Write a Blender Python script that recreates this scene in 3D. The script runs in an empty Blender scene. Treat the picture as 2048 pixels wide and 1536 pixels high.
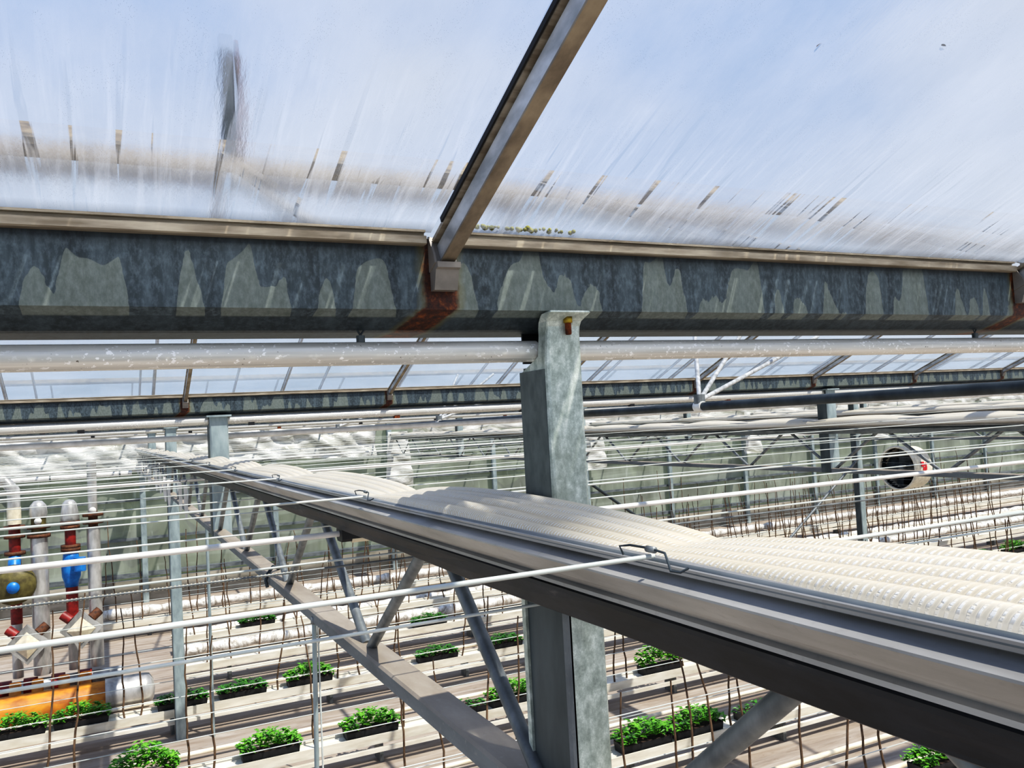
import bpy, math, random
from mathutils import Vector, Matrix
R = random.Random(7)
H = 3.5                      # eye height above the floor; z below is measured from the floor
scn = bpy.context.scene
COL = scn.collection
GY = [1.2, 5.96, 10.72, 15.48, 20.24]     # gutter fronts, one per bay
BAY = 4.76
BARX0, BARP = .475, 1.412                 # glazing bar pitch
GX = [.66, 6.31, 11.96, 17.61]            # girder lines
SL = .41                                   # roof slope
ORD = ['first', 'second', 'third', 'fourth', 'fifth', 'sixth', 'seventh', 'eighth', 'ninth', 'tenth', 'eleventh', 'twelfth',
       'thirteenth', 'fourteenth', 'fifteenth', 'sixteenth', 'seventeenth', 'eighteenth', 'nineteenth', 'twentieth'] + ['later'] * 60

# ------------------------------------------------------------------ materials
def lin(c):
    return tuple(((v / 255) / 12.92 if v / 255 <= .04045 else ((v / 255 + .055) / 1.055) ** 2.4) for v in c) + (1,)

class NT:
    def __init__(s, name):
        s.m = bpy.data.materials.new(name); s.m.use_nodes = True
        s.t = s.m.node_tree; s.t.nodes.clear()
        s.out = s.n('ShaderNodeOutputMaterial')
        s.co = s.n('ShaderNodeTexCoord').outputs['Object']
    def n(s, typ, **kw):
        d = s.t.nodes.new(typ)
        for k, v in kw.items(): setattr(d, k, v)
        return d
    def l(s, a, b): s.t.links.new(a, b)
    def put(s, sock, v):
        if hasattr(v, 'is_linked') or isinstance(v, bpy.types.NodeSocket): s.l(v, sock)
        else: sock.default_value = v
    def map(s, scale, loc=(0, 0, 0), rot=(0, 0, 0), src=None):
        d = s.n('ShaderNodeMapping'); s.l(src or s.co, d.inputs[0])
        d.inputs['Scale'].default_value = scale; d.inputs['Location'].default_value = loc; d.inputs['Rotation'].default_value = rot
        return d.outputs[0]
    def noise(s, vec, scale=1, detail=4, rough=.55, dist=0):
        d = s.n('ShaderNodeTexNoise'); s.l(vec, d.inputs['Vector'])
        d.inputs['Scale'].default_value = scale; d.inputs['Detail'].default_value = detail
        d.inputs['Roughness'].default_value = rough; d.inputs['Distortion'].default_value = dist
        return d.outputs[0]
    def ramp(s, fac, stops, interp='LINEAR'):
        d = s.n('ShaderNodeValToRGB'); s.l(fac, d.inputs[0]); r = d.color_ramp; r.interpolation = interp
        while len(r.elements) < len(stops): r.elements.new(.5)
        for e, (p, c) in zip(r.elements, stops):
            e.position = p; e.color = c if len(c) == 4 else tuple(c) + (1,)
        return d.outputs[0]
    def step(s, fac, a, b):
        d = s.n('ShaderNodeMapRange'); s.put(d.inputs[0], fac); d.inputs[1].default_value = a; d.inputs[2].default_value = b
        return d.outputs[0]
    def math(s, op, a, b=0., c=None):
        d = s.n('ShaderNodeMath', operation=op); s.put(d.inputs[0], a); s.put(d.inputs[1], b)
        if c is not None: s.put(d.inputs[2], c)
        return d.outputs[0]
    def mix(s, fac, a, b, mode='MIX'):
        d = s.n('ShaderNodeMix', data_type='RGBA', blend_type=mode)
        s.put(d.inputs[0], fac); s.put(d.inputs[6], a); s.put(d.inputs[7], b)
        return d.outputs[2]
    def xyz(s):
        d = s.n('ShaderNodeSeparateXYZ'); s.l(s.co, d.inputs[0]); return d.outputs
    def bump(s, h, strength=.3, dist=.01):
        d = s.n('ShaderNodeBump'); s.l(h, d.inputs['Height']); d.inputs['Strength'].default_value = strength
        d.inputs['Distance'].default_value = dist; return d.outputs[0]
    def pbr(s, col, rough=.5, metal=0., normal=None, **kw):
        d = s.n('ShaderNodeBsdfPrincipled'); s.put(d.inputs['Base Color'], col); s.put(d.inputs['Roughness'], rough)
        d.inputs['Metallic'].default_value = metal
        if normal is not None: s.l(normal, d.inputs['Normal'])
        for k, v in kw.items(): d.inputs[k].default_value = v
        return d.outputs[0]
    def done(s, sh): s.l(sh, s.out.inputs[0]); return s.m
    def mixs(s, fac, a, b):
        d = s.n('ShaderNodeMixShader'); s.put(d.inputs[0], fac); s.l(a, d.inputs[1]); s.l(b, d.inputs[2]); return d.outputs[0]

def simple(name, c1, c2=None, scale=(20, 20, 20), rough=.5, metal=0., bump=0., lo=.35, hi=.65, detail=4):
    t = NT(name); c2 = c2 or tuple(v * .8 for v in c1)
    f = t.noise(t.map(scale), 1, detail)
    col = t.ramp(f, [(lo, lin(c2)), (hi, lin(c1))])
    return t.done(t.pbr(col, rough, metal, t.bump(f, bump, .004) if bump else None))

M = {}
M['alu'] = simple('weathered_aluminium', (178, 168, 150), (128, 116, 98), (9, 60, 60), .45, .35, .1)
M['bar_side'] = simple('grey_aluminium', (206, 207, 206), (150, 152, 152), (30, 12, 30), .4, .35, .1)
M['bar_under'] = simple('dusty_beige_aluminium', (152, 139, 118), (112, 100, 84), (30, 14, 30), .55, .1, .1)
M['ridge'] = simple('dirty_brown_ridge', (126, 112, 88), (78, 66, 48), (12, 30, 30), .6)
M['rubber'] = simple('black_rubber', (34, 34, 36), (20, 20, 22), rough=.7)
M['foot'] = simple('grey_bracket', (140, 134, 126), (116, 111, 104), rough=.5, metal=.1)
M['rust'] = simple('rust', (140, 70, 20), (60, 24, 8), (60, 60, 60), .9)
M['galv_far'] = simple('dull_galvanised_steel', (128, 134, 136), (92, 99, 103), (6, 6, 14), .45, .35)
M['chord'] = simple('dusty_galvanised_chord', (136, 136, 134), (104, 108, 110), (10, 2.5, 10), .5, .2, .05)
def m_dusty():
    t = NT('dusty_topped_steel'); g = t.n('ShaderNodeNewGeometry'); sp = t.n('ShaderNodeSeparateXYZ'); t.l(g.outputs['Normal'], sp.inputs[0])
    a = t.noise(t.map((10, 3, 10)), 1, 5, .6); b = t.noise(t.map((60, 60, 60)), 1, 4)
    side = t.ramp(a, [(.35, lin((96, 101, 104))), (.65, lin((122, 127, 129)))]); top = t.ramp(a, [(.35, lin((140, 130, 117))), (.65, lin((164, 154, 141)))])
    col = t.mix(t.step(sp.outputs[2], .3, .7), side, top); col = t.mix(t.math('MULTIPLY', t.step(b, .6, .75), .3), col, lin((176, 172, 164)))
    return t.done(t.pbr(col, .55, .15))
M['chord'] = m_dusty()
M['web'] = simple('grey_steel_tube', (132, 136, 136), (98, 103, 105), (26, 26, 14), .45, .3, .05)
M['dark_tube'] = simple('dark_steel_tube', (66, 74, 78), (44, 51, 55), (8, 8, 8), .5, .3)
M['white_tube'] = simple('white_painted_tube', (232, 230, 224), (204, 202, 196), (10, 10, 10), .4)
M['wire'] = simple('white_polymer_wire', (208, 212, 206), (180, 186, 180), (3, 30, 30), .35)
M['black'] = simple('black_plastic', (30, 31, 34), (18, 18, 20), rough=.5)
M['silver'] = simple('silver_insulation_jacket', (206, 204, 200), (150, 148, 144), (7, 7, 3), .35, .5, .2)
M['red'] = simple('red_painted_iron', (150, 34, 26), (96, 22, 18), (14, 14, 14), .5)
M['rustpipe'] = simple('rusty_brown_iron', (112, 70, 42), (64, 40, 28), (22, 22, 22), .75)
M['blue'] = simple('blue_painted_valve', (30, 130, 205), (18, 96, 170), (12, 12, 12), .4)
M['olive'] = simple('olive_pump_casing', (112, 104, 58), (74, 66, 36), (12, 12, 12), .5)
M['orange'] = simple('orange_painted_pipe', (212, 140, 40), (158, 92, 28), (5, 9, 9), .5)
M['cream'] = simple('cream_plastic', (226, 216, 190), (205, 194, 168), rough=.5)
M['trough'] = simple('white_trough_plastic', (232, 227, 212), (204, 195, 176), (3, 14, 14), .5)
M['railpipe'] = simple('cream_white_rail_pipe', (240, 232, 212), (206, 192, 164), (4, 9, 9), .45)
M['cane'] = simple('dry_brown_cane', (116, 92, 68), (68, 50, 36), (30, 30, 14), .8)
M['leaf'] = simple('fresh_green_leaf', (110, 176, 44), (48, 112, 22), (14, 14, 14), .5)
M['leafdk'] = simple('deep_green_leaf', (70, 140, 34), (30, 78, 16), (14, 14, 14), .5)
M['soil'] = simple('dark_soil', (70, 52, 40), (40, 30, 24), rough=.9)
M['moss'] = simple('moss', (150, 146, 60), (84, 84, 30), (120, 120, 120), .9)
M['fanwhite'] = simple('off_white_fan_shell', (236, 228, 208), (212, 202, 178), rough=.4)
M['redmark'] = simple('red_sticker', (214, 28, 40), (190, 20, 32), rough=.4)
M['yellow'] = simple('yellow_passivated_nut', (176, 150, 46), (120, 96, 30), (90, 90, 90), .4, .6)
M['hedge'] = simple('hedge_green', (122, 132, 104), (70, 82, 60), (2.2, 2.2, 2.2), .9)
M['outside'] = simple('outside_grass', (120, 130, 84), (90, 104, 66), (1, 1, 1), .9)
M['sideshade'] = simple('shade_toned_side_steel', (104, 112, 110), (78, 86, 85), (40, 40, 24), .5, .25)
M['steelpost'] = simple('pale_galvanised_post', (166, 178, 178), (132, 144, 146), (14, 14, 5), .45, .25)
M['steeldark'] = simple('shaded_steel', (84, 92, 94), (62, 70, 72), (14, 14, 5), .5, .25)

def m_gutter():
    t = NT('stained_galvanised_gutter'); x, y, z = t.xyz()
    zr = t.math('SUBTRACT', z, H + .17)
    streak = t.noise(t.map((34, 20, 2.2)), 1, 5, .6)
    fine = t.noise(t.map((120, 120, 60)), 1, 4, .7)
    base = t.ramp(streak, [(.3, lin((34, 42, 47))), (.5, lin((58, 69, 74))), (.72, lin((88, 101, 108)))])
    base = t.mix(t.step(fine, .45, .8), base, lin((104, 118, 126)))
    patchn = t.noise(t.map((9.5, 9, 2.6), (3.3, 0, 0)), 1, 2, .5, .35)
    pres = t.noise(t.map((11, 2, .0), (1.7, 0, 0)), 1, 1.5, .5)
    wig = t.math('MULTIPLY', t.math('SUBTRACT', t.noise(t.map((40, 2, 26)), 1, 3), .5), .05)
    hp = t.math('SMOOTH_MIN', t.math('MULTIPLY', t.math('SUBTRACT', t.math('ADD', pres, wig), .47), 1.25), t.math('MULTIPLY', patchn, .19), .045)
    patch = t.step(t.math('SUBTRACT', hp, zr), 0., .0015)
    inside = t.math('MULTIPLY', patch, t.math('GREATER_THAN', zr, -.002))
    pc = t.ramp(fine, [(.3, lin((104, 112, 104))), (.7, lin((134, 141, 132)))])
    col = t.mix(t.math('MULTIPLY', inside, .68), base, pc)
    # darker under the glass strip and on the chamfer below
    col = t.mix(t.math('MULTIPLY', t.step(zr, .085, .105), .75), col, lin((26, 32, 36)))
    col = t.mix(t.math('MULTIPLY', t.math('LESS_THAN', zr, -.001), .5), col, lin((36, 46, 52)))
    # rust run below every bar foot, drifting to -x on the chamfer
    xs = t.math('ADD', x, t.math('MULTIPLY', t.math('MAXIMUM', t.math('SUBTRACT', .012, zr), 0.), 1.1))
    ph = t.math('SUBTRACT', xs, BARX0 - BARP / 2 - 14.12)
    ph = t.math('ABSOLUTE', t.math('SUBTRACT', t.math('MODULO', ph, BARP), BARP / 2 - .004))
    wob = t.noise(t.map((60, 60, 30)), 1, 3)
    d = t.math('SUBTRACT', t.math('ADD', ph, t.math('MULTIPLY', wob, .016)), .008)
    near = t.step(d, .031, .024)
    fringe = t.math('MULTIPLY', t.step(d, .042, .028), .45)
    rc = t.ramp(t.noise(t.map((90, 90, 90)), 1, 5, .7), [(.32, lin((26, 13, 8))), (.52, lin((74, 34, 12))), (.72, lin((140, 76, 22)))])
    col = t.mix(fringe, col, lin((122, 112, 60)))
    col = t.mix(near, col, rc)
    return t.done(t.pbr(col, .5, .2, t.bump(fine, .08, .003)))
M['gutter'] = m_gutter()

def m_post():
    t = NT('mottled_galvanised_steel')
    a = t.noise(t.map((55, 55, 38)), 1, 6, .7); b = t.noise(t.map((6, 6, 3)), 1, 3)
    v = t.n('ShaderNodeTexVoronoi'); t.l(t.map((95, 95, 80)), v.inputs['Vector'])
    col = t.ramp(a, [(.32, lin((132, 142, 134))), (.5, lin((186, 195, 186))), (.68, lin((232, 238, 230)))])
    col = t.mix(t.math('MULTIPLY', t.step(v.outputs[0], .2, .6), .25), col, lin((140, 150, 142)))
    col = t.mix(t.math('MULTIPLY', t.step(b, .5, .7), .3), col, lin((150, 152, 128)))
    return t.done(t.pbr(col, .45, .25, t.bump(a, .06, .002)))
M['post'] = m_post()

def m_alutube():
    t = NT('speckled_aluminium_tube')
    sp = t.noise(t.map((110, 160, 160)), 1, 3, .6); st = t.noise(t.map((3, 120, 120)), 1, 3)
    big = t.noise(t.map((9, 9, 9)), 1, 2)
    col = t.ramp(st, [(.35, lin((194, 192, 184))), (.65, lin((222, 220, 212)))])
    f = t.math('MULTIPLY', t.step(sp, .60, .63), t.step(big, .4, .55))
    col = t.mix(f, col, lin((250, 249, 246)))
    col = t.mix(t.step(sp, .29, .27), col, lin((84, 74, 62)))
    return t.done(t.pbr(col, .36, .3))
M['alutube'] = m_alutube()

def m_profile():
    t = NT('grey_sheet_profile')
    a = t.noise(t.map((14, 3, 14)), 1, 5, .6); b = t.noise(t.map((90, 90, 90)), 1, 3)
    c = t.noise(t.map((5, 2, 6), (2, 0, 0)), 1, 5, .6, 1.)
    col = t.ramp(a, [(.3, lin((142, 140, 136))), (.7, lin((184, 182, 178)))])
    col = t.mix(t.math('MULTIPLY', t.step(b, .6, .8), .3), col, lin((110, 108, 104)))
    col = t.mix(t.math('MULTIPLY', t.step(c, .58, .66), .35), col, lin((188, 194, 204)))
    return t.done(t.pbr(col, .42, .3, t.bump(b, .05, .001)))
M['profile'] = m_profile()

def m_blackstrip():
    t = NT('scuffed_black_strip')
    a = t.noise(t.map((18, 7, 26)), 1, 5, .65)
    col = t.ramp(a, [(.4, lin((15, 16, 20))), (.62, lin((34, 36, 42))), (.76, lin((88, 84, 82)))])
    return t.done(t.pbr(col, .5, 0., t.bump(a, .12, .004)))
M['blackstrip'] = m_blackstrip()

def m_fabric():
    t = NT('knitted_white_screen')
    at = t.n('ShaderNodeAttribute'); at.attribute_name = 'crest'; cr = at.outputs['Fac']
    w = t.n('ShaderNodeTexWave', wave_type='BANDS', bands_direction='Y', wave_profile='SIN')
    t.l(t.map((1, 1, 1), rot=(0, 0, .45)), w.inputs['Vector']); w.inputs['Scale'].default_value = 46
    w.inputs['Distortion'].default_value = 1.6; w.inputs['Detail'].default_value = 1.5; w.inputs['Detail Scale'].default_value = 2.4
    w2 = t.noise(t.map((420, 120, 420)), 1, 2)
    band = t.math('MULTIPLY', t.step(cr, .35, .6), t.step(cr, 1.0, .8))
    dash = t.math('MULTIPLY', t.step(w.outputs[1], .6, .8), t.math('MAXIMUM', band, .25))
    dash = t.math('MULTIPLY', dash, t.step(w2, .3, .5))
    big = t.noise(t.map((22, 2.2, 22)), 1, 3)
    col = t.ramp(big, [(.3, lin((234, 222, 196))), (.7, lin((248, 240, 222)))])
    col = t.mix(t.math('MULTIPLY', t.step(cr, .45, .0), .4), col, lin((190, 176, 148)))  # fold valleys darkened: shade put into the knit colour
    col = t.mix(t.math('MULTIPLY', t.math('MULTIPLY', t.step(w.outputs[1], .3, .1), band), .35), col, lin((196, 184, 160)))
    col = t.mix(dash, col, lin((255, 255, 252)))
    nb = t.bump(dash, .4, .002)
    d = t.pbr(col, .36, 0., nb)
    tr = t.n('ShaderNodeBsdfTranslucent'); t.put(tr.inputs[0], col)
    return t.done(t.mixs(.38, d, tr.outputs[0]))
M['fabric'] = m_fabric()

def m_nearglass():
    """wet, dirty greenhouse glass: run-off paths are clear, the film of droplets between them scatters"""
    t = NT('wet_greenhouse_glass'); x, y, z = t.xyz()
    s = t.math('SUBTRACT', 1.2, y)                                   # distance up the slope
    run = t.noise(t.map((62, 3.2, 0)), 1, 3, .6, .5)
    run2 = t.noise(t.map((150, 9, 0)), 1, 3, .6, .5)
    low = t.step(s, .33, .19)
    clear = t.math('MULTIPLY', t.math('MAXIMUM', t.step(run, .595, .65), t.math('MULTIPLY', t.step(run2, .7, .78), .35)), low)
    white = t.math('MULTIPLY', t.step(t.noise(t.map((62, 4, 0), (5, 1, 0)), 1, 4, .65, .7), .5, .72), t.math('MULTIPLY', low, .3))
    drops = t.n('ShaderNodeTexVoronoi'); t.l(t.map((120, 75, 0)), drops.inputs['Vector'])
    dm = t.math('LESS_THAN', drops.outputs[0], .17)
    dsel = t.step(t.noise(t.map((26, 16, 0)), 1, 3), .5, .58)
    dark = t.math('MULTIPLY', dm, dsel)
    grime = t.noise(t.map((7, 4, 0)), 1, 5, .7)
    hgt = t.noise(t.map((60, 16, 0)), 1, 4, .7)
    nb = t.bump(hgt, .5, .006)
    tp = t.n('ShaderNodeBsdfTransparent'); tp.inputs[0].default_value = (.97, .985, 1, 1)
    rf = t.n('ShaderNodeBsdfRefraction'); rf.inputs['IOR'].default_value = 1.025; rf.inputs['Roughness'].default_value = .48
    rf.inputs[0].default_value = (.96, .98, 1, 1); t.l(nb, rf.inputs['Normal'])
    tl = t.n('ShaderNodeBsdfTranslucent'); tl.inputs[0].default_value = (.60, .63, .68, 1)
    gl = t.n('ShaderNodeBsdfGlossy'); gl.inputs['Roughness'].default_value = .1
    sun_clear = t.step(s, .5, .75)                                         # upper slope, out of view, made clear to let the sun in
    haze = t.mixs(t.math('ADD', .1, t.math('MULTIPLY', sun_clear, .8)), rf.outputs[0], tp.outputs[0])
    hz = t.math('ADD', t.math('MULTIPLY', t.step(grime, .3, .7), .14), t.math('ADD', .09, t.math('MULTIPLY', white, .5)))
    haze = t.mixs(t.math('MULTIPLY', hz, t.math('SUBTRACT', 1., t.math('MULTIPLY', sun_clear, .7))), haze, tl.outputs[0])
    sh = t.mixs(t.math('MULTIPLY', clear, .8), haze, tp.outputs[0])
    dk = t.n('ShaderNodeBsdfDiffuse'); dk.inputs[0].default_value = lin((120, 124, 124))
    sh = t.mixs(t.math('MULTIPLY', dark, .45), sh, dk.outputs[0])
    edge = t.step(s, .03, .0)
    gd = t.n('ShaderNodeBsdfDiffuse'); gd.inputs[0].default_value = lin((110, 104, 80))
    sh = t.mixs(t.math('MULTIPLY', edge, .7), sh, gd.outputs[0])
    return t.done(sh)
M['nearglass'] = m_nearglass()

def m_farglass():
    t = NT('clear_roof_glass')
    g = t.noise(t.map((1.4, 3, 3)), 1, 4, .6)
    tp = t.n('ShaderNodeBsdfTransparent'); tp.inputs[0].default_value = (.96, .98, 1, 1)
    tl = t.n('ShaderNodeBsdfTranslucent'); tl.inputs[0].default_value = (.5, .57, .65, 1)
    gl = t.n('ShaderNodeBsdfGlossy'); gl.inputs['Roughness'].default_value = .12
    a = t.mixs(t.math('ADD', .06, t.math('MULTIPLY', t.step(g, .35, .75), .18)), tp.outputs[0], tl.outputs[0])
    return t.done(t.mixs(.05, a, gl.outputs[0]))
M['farglass'] = m_farglass()

def m_wallglass():
    t = NT('hazy_wall_film')
    st = t.noise(t.map((1.1, 1, .25)), 1, 4, .6, .6); hz = t.noise(t.map((.35, 1, 2.6)), 1, 4, .6, .4); fn = t.noise(t.map((7, 7, 1.2)), 1, 4, .6)
    col = t.ramp(st, [(.3, lin((126, 130, 118))), (.52, lin((156, 160, 150))), (.75, lin((194, 197, 188)))])
    col = t.mix(t.math('MULTIPLY', t.step(hz, .5, .68), .5), col, lin((206, 210, 204)))
    col = t.mix(t.math('MULTIPLY', t.step(fn, .62, .74), .5), col, lin((226, 230, 226)))
    d = t.pbr(col, .3, 0., t.bump(fn, .3, .02))
    tl = t.n('ShaderNodeBsdfTranslucent'); t.put(tl.inputs[0], col)
    tp = t.n('ShaderNodeBsdfTransparent'); tp.inputs[0].default_value = (.86, .93, .86, 1)
    return t.done(t.mixs(.22, t.mixs(.3, d, tl.outputs[0]), tp.outputs[0]))
M['wallglass'] = m_wallglass()

def m_film(name, c1, c2, sc, thr=.2):
    t = NT(name)
    a = t.noise(t.map(sc), 1, 5, .6, 1.2)
    col = t.ramp(a, [(.34, lin(c2)), (.56, lin(c1))])
    d = t.pbr(col, .22, 0., t.bump(a, .8, .05))
    tl = t.n('ShaderNodeBsdfTranslucent'); t.put(tl.inputs[0], col)
    return t.done(t.mixs(thr, d, tl.outputs[0]))
M['film'] = m_film('crumpled_clear_film', (232, 231, 226), (166, 166, 152), (1.2, 2, 5))
M['hose'] = m_film('wrinkled_white_film_hose', (246, 244, 238), (166, 158, 146), (9, 5, 5), .1)

def m_floor():
    t = NT('pale_ground_cloth')
    big = t.noise(t.map((.5, 1.6, 1)), 1, 4, .6); st = t.noise(t.map((1.2, 9, 1)), 1, 5, .65, .6); sp = t.noise(t.map((5, 16, 1)), 1, 4, .7)
    col = t.ramp(st, [(.3, lin((126, 112, 98))), (.55, lin((156, 144, 132))), (.75, lin((178, 171, 162)))])
    col = t.mix(t.math('MULTIPLY', t.step(sp, .6, .7), .55), col, lin((96, 76, 58)))
    col = t.mix(t.math('MULTIPLY', t.step(big, .5, .7), .35), col, lin((128, 112, 98)))
    return t.done(t.pbr(col, .7))
M['floor'] = m_floor()

# ------------------------------------------------------------------ mesh building
class MB:
    def __init__(s): s.v = []; s.f = []; s.sm = []
    def add(s, vs, fs, smooth=False):
        b = len(s.v); s.v += [tuple(p) for p in vs]; s.f += [tuple(b + i for i in f) for f in fs]; s.sm += [smooth] * len(fs); return s
    def box(s, x0, x1, y0, y1, z0, z1):
        return s.add([(x, y, z) for x in (x0, x1) for y in (y0, y1) for z in (z0, z1)],
                     [(0, 1, 3, 2), (4, 6, 7, 5), (0, 4, 5, 1), (2, 3, 7, 6), (0, 2, 6, 4), (1, 5, 7, 3)])
    def bevelbox(s, x0, x1, y0, y1, z0, z1, c, axis='z'):
        """box whose four edges along AXIS are chamfered"""
        a = {'x': (y0, y1, z0, z1), 'y': (x0, x1, z0, z1), 'z': (x0, x1, y0, y1)}[axis]
        p = [(a[0] + c, a[2]), (a[1] - c, a[2]), (a[1], a[2] + c), (a[1], a[3] - c), (a[1] - c, a[3]), (a[0] + c, a[3]), (a[0], a[3] - c), (a[0], a[2] + c)]
        lo, hi = {'x': (x0, x1), 'y': (y0, y1), 'z': (z0, z1)}[axis]
        return s.prism(p, lo, hi, axis)
    def prism(s, prof, lo, hi, axis='x', cap=True, n=1, close=True):
        """PROF pairs are (y,z) for x, (x,z) for y, (x,y) for z"""
        def P(a, b, t): return {'x': (t, a, b), 'y': (a, t, b), 'z': (a, b, t)}[axis]
        k = len(prof); vs = []; fs = []
        for i in range(n + 1):
            t = lo + (hi - lo) * i / n; vs += [P(a, b, t) for a, b in prof]
        for i in range(n):
            for j in range(k if close else k - 1):
                j2 = (j + 1) % k; fs.append((i * k + j, i * k + j2, (i + 1) * k + j2, (i + 1) * k + j))
        if cap and close: fs += [tuple(range(k)), tuple(n * k + j for j in range(k))]
        return s.add(vs, fs)
    def tube(s, pts, r, seg=10, cap=True, smooth=True):
        pts = [Vector(p) for p in pts]; rr = r if isinstance(r, (list, tuple)) else [r] * len(pts)
        vs = []; fs = []; n = len(pts); u = None
        for i, p in enumerate(pts):
            d = (pts[min(i + 1, n - 1)] - pts[max(i - 1, 0)]).normalized()
            if u is None:
                u = d.orthogonal().normalized()
            u = (u - d * u.dot(d)).normalized(); w = d.cross(u)
            for j in range(seg):
                a = 2 * math.pi * j / seg; vs.append(p + (u * math.cos(a) + w * math.sin(a)) * rr[i])
        for i in range(n - 1):
            for j in range(seg):
                j2 = (j + 1) % seg; fs.append((i * seg + j, i * seg + j2, (i + 1) * seg + j2, (i + 1) * seg + j))
        s.add(vs, fs, smooth)
        if cap:
            s.add(vs[:seg], [tuple(range(seg))]); s.add(vs[-seg:], [tuple(range(seg))])
        return s
    def lathe(s, prof, c, axis='z', seg=18):
        """PROF pairs (radius, along)"""
        vs = []; fs = []; k = len(prof)
        for j in range(seg):
            a = 2 * math.pi * j / seg
            for r, h in prof:
                p = {'z': (r * math.cos(a), r * math.sin(a), h), 'x': (h, r * math.cos(a), r * math.sin(a)), 'y': (r * math.cos(a), h, r * math.sin(a))}[axis]
                vs.append((c[0] + p[0], c[1] + p[1], c[2] + p[2]))
        for j in range(seg):
            j2 = (j + 1) % seg
            for i in range(k - 1): fs.append((j * k + i, j2 * k + i, j2 * k + i + 1, j * k + i + 1))
        return s.add(vs, fs, True)
    def build(s, name, mat, parent=None):
        me = bpy.data.meshes.new(name); me.from_pydata(s.v, [], s.f)
        me.polygons.foreach_set('use_smooth', s.sm); me.materials.append(M[mat] if isinstance(mat, str) else mat); me.update()
        o = bpy.data.objects.new(name, me); COL.objects.link(o)
        if parent: o.parent = parent
        return o

def tag(o, label, cat, group=None):
    o['label'] = label; o['category'] = cat
    if group: o['group'] = group
    return o
def thing(name, label, cat, loc=(0, 0, 0), rz=0, group=None):
    o = bpy.data.objects.new(name, None); COL.objects.link(o); o.location = loc; o.rotation_euler = (0, 0, rz); o.empty_display_size = .1
    return tag(o, label, cat, group)
def struct(o): o['kind'] = 'structure'; return o
def dup(o, loc, label, group=None, rz=None, parent=None):
    c = o.copy(); COL.objects.link(c)
    if parent is None:
        c.location = loc; c['label'] = label
        if group: c['group'] = group
        if rz is not None: c.rotation_euler = (0, 0, rz)
    else: c.parent = parent
    for ch in list(o.children): dup(ch, None, None, parent=c)
    return c

# ------------------------------------------------------------------ floor, ground, far wall
XL, XR, YW = -4.5, 40., 20.24
struct(MB().add([(XL, -4, 0), (XR, -4, 0), (XR, YW, 0), (XL, YW, 0)], [(0, 1, 2, 3)]).build('floor', 'floor'))
struct(MB().add([(-60, YW, -.02), (110, YW, -.02), (110, 90, -.02), (-60, 90, -.02)], [(0, 1, 2, 3)]).build('ground_outside', 'outside'))
struct(MB().box(XL, XR, YW, YW + .06, 0, .5).build('wall_back', simple('grey_kick_wall', (166, 160, 148), (126, 122, 108), (1.4, 3, 6), .8)))
k = 0
px = [XL] + [.66 + 2.825 * i for i in range(-1, 14)] + [XR]
for i in range(len(px) - 1):
    k += 1
    struct(MB().add([(px[i], YW + .03, .5), (px[i + 1], YW + .03, .5), (px[i + 1], YW + .03, H + .15), (px[i], YW + .03, H + .15)], [(0, 1, 2, 3)]).build('window_%d' % k, 'wallglass'))
for i, zz in enumerate((.55, 1.35, 2.2, 2.9)):
    struct(MB().box(XL, XR, YW - .03, YW + .02, zz, zz + (.06 if i else .1)).build('trim_%d' % (i + 1), 'galv_far'))
wp0 = None
for i, x in enumerate(px[1:-1]):
    lab = 'slim grey steel post against the hazy end wall, %s from the left' % ORD[i]
    if wp0 is None:
        wp0 = tag(MB().bevelbox(-.06, .06, -.05, .05, 0, H + .15, .012).build('wall_post', 'steelpost'), lab, 'post', 'posts of the end wall'); wp0.location = (x, YW - .09, 0)
    else: dup(wp0, (x, YW - .09, 0), lab)

# hedge outside, behind the hazy wall
mb = MB(); nx, nz = 110, 14; vs = []
for i in range(nx + 1):
    for j in range(nz + 1):
        a = j / nz * math.pi * .55
        vs.append((-12 + 66 * i / nx + R.uniform(-.2, .2), 25 + 2.2 * (1 - math.cos(a)) + R.uniform(-.45, .45), 4.6 * math.sin(min(a, 1.57)) + R.uniform(-.3, .3) * (j > 0)))
mb.add(vs, [(i * (nz + 1) + j, (i + 1) * (nz + 1) + j, (i + 1) * (nz + 1) + j + 1, i * (nz + 1) + j + 1) for i in range(nx) for j in range(nz)], True)
hd = mb.build('hedge', 'hedge'); hd['kind'] = 'stuff'; tag(hd, 'long blurred green hedge outside, behind the hazy end wall', 'hedge')

# crumpled film hung along the top of the end wall
def film(name, x0, x1, z0, z1, y, label, cat, seed, nx=60, nz=16, amp=.1, group=None, flare=0):
    r = random.Random(seed); mb = MB(); vs = []
    ph = [r.uniform(0, 6.3) for _ in range(6)]
    for i in range(nx + 1):
        for j in range(nz + 1):
            u, v = i / nx, j / nz
            x = x0 + (x1 - x0) * u + flare * (1 - v) * (u - .5); z = z0 + (z1 - z0) * v
            w = math.sin(x * 1.9 + z * 5 + ph[0]) * .5 + math.sin(x * 4.3 - z * 7 + ph[1]) * .3 + math.sin(x * 9 + z * 14 + ph[2]) * .2
            vs.append((x, y - abs(amp * w) - .01, z + .04 * math.sin(x * 1.3 + ph[3]) * (1 - v)))
    mb.add(vs, [(i * (nz + 1) + j, (i + 1) * (nz + 1) + j, (i + 1) * (nz + 1) + j + 1, i * (nz + 1) + j + 1) for i in range(nx) for j in range(nz)], True)
    return tag(mb.build(name, 'film'), label, cat, group)
film('film_sheet', -3.8, 5.9, H - .62, H + .2, YW - .2, 'wide crumpled clear film hung along the top of the end wall at the left', 'film', 3, 130, 26, .2)
film('film_sheet', 6.9, 39, H - .2, H + .2, YW - .2, 'low crumpled film strip along the wall top right of the first white drop', 'film', 4, 240, 12, .1)
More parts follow.
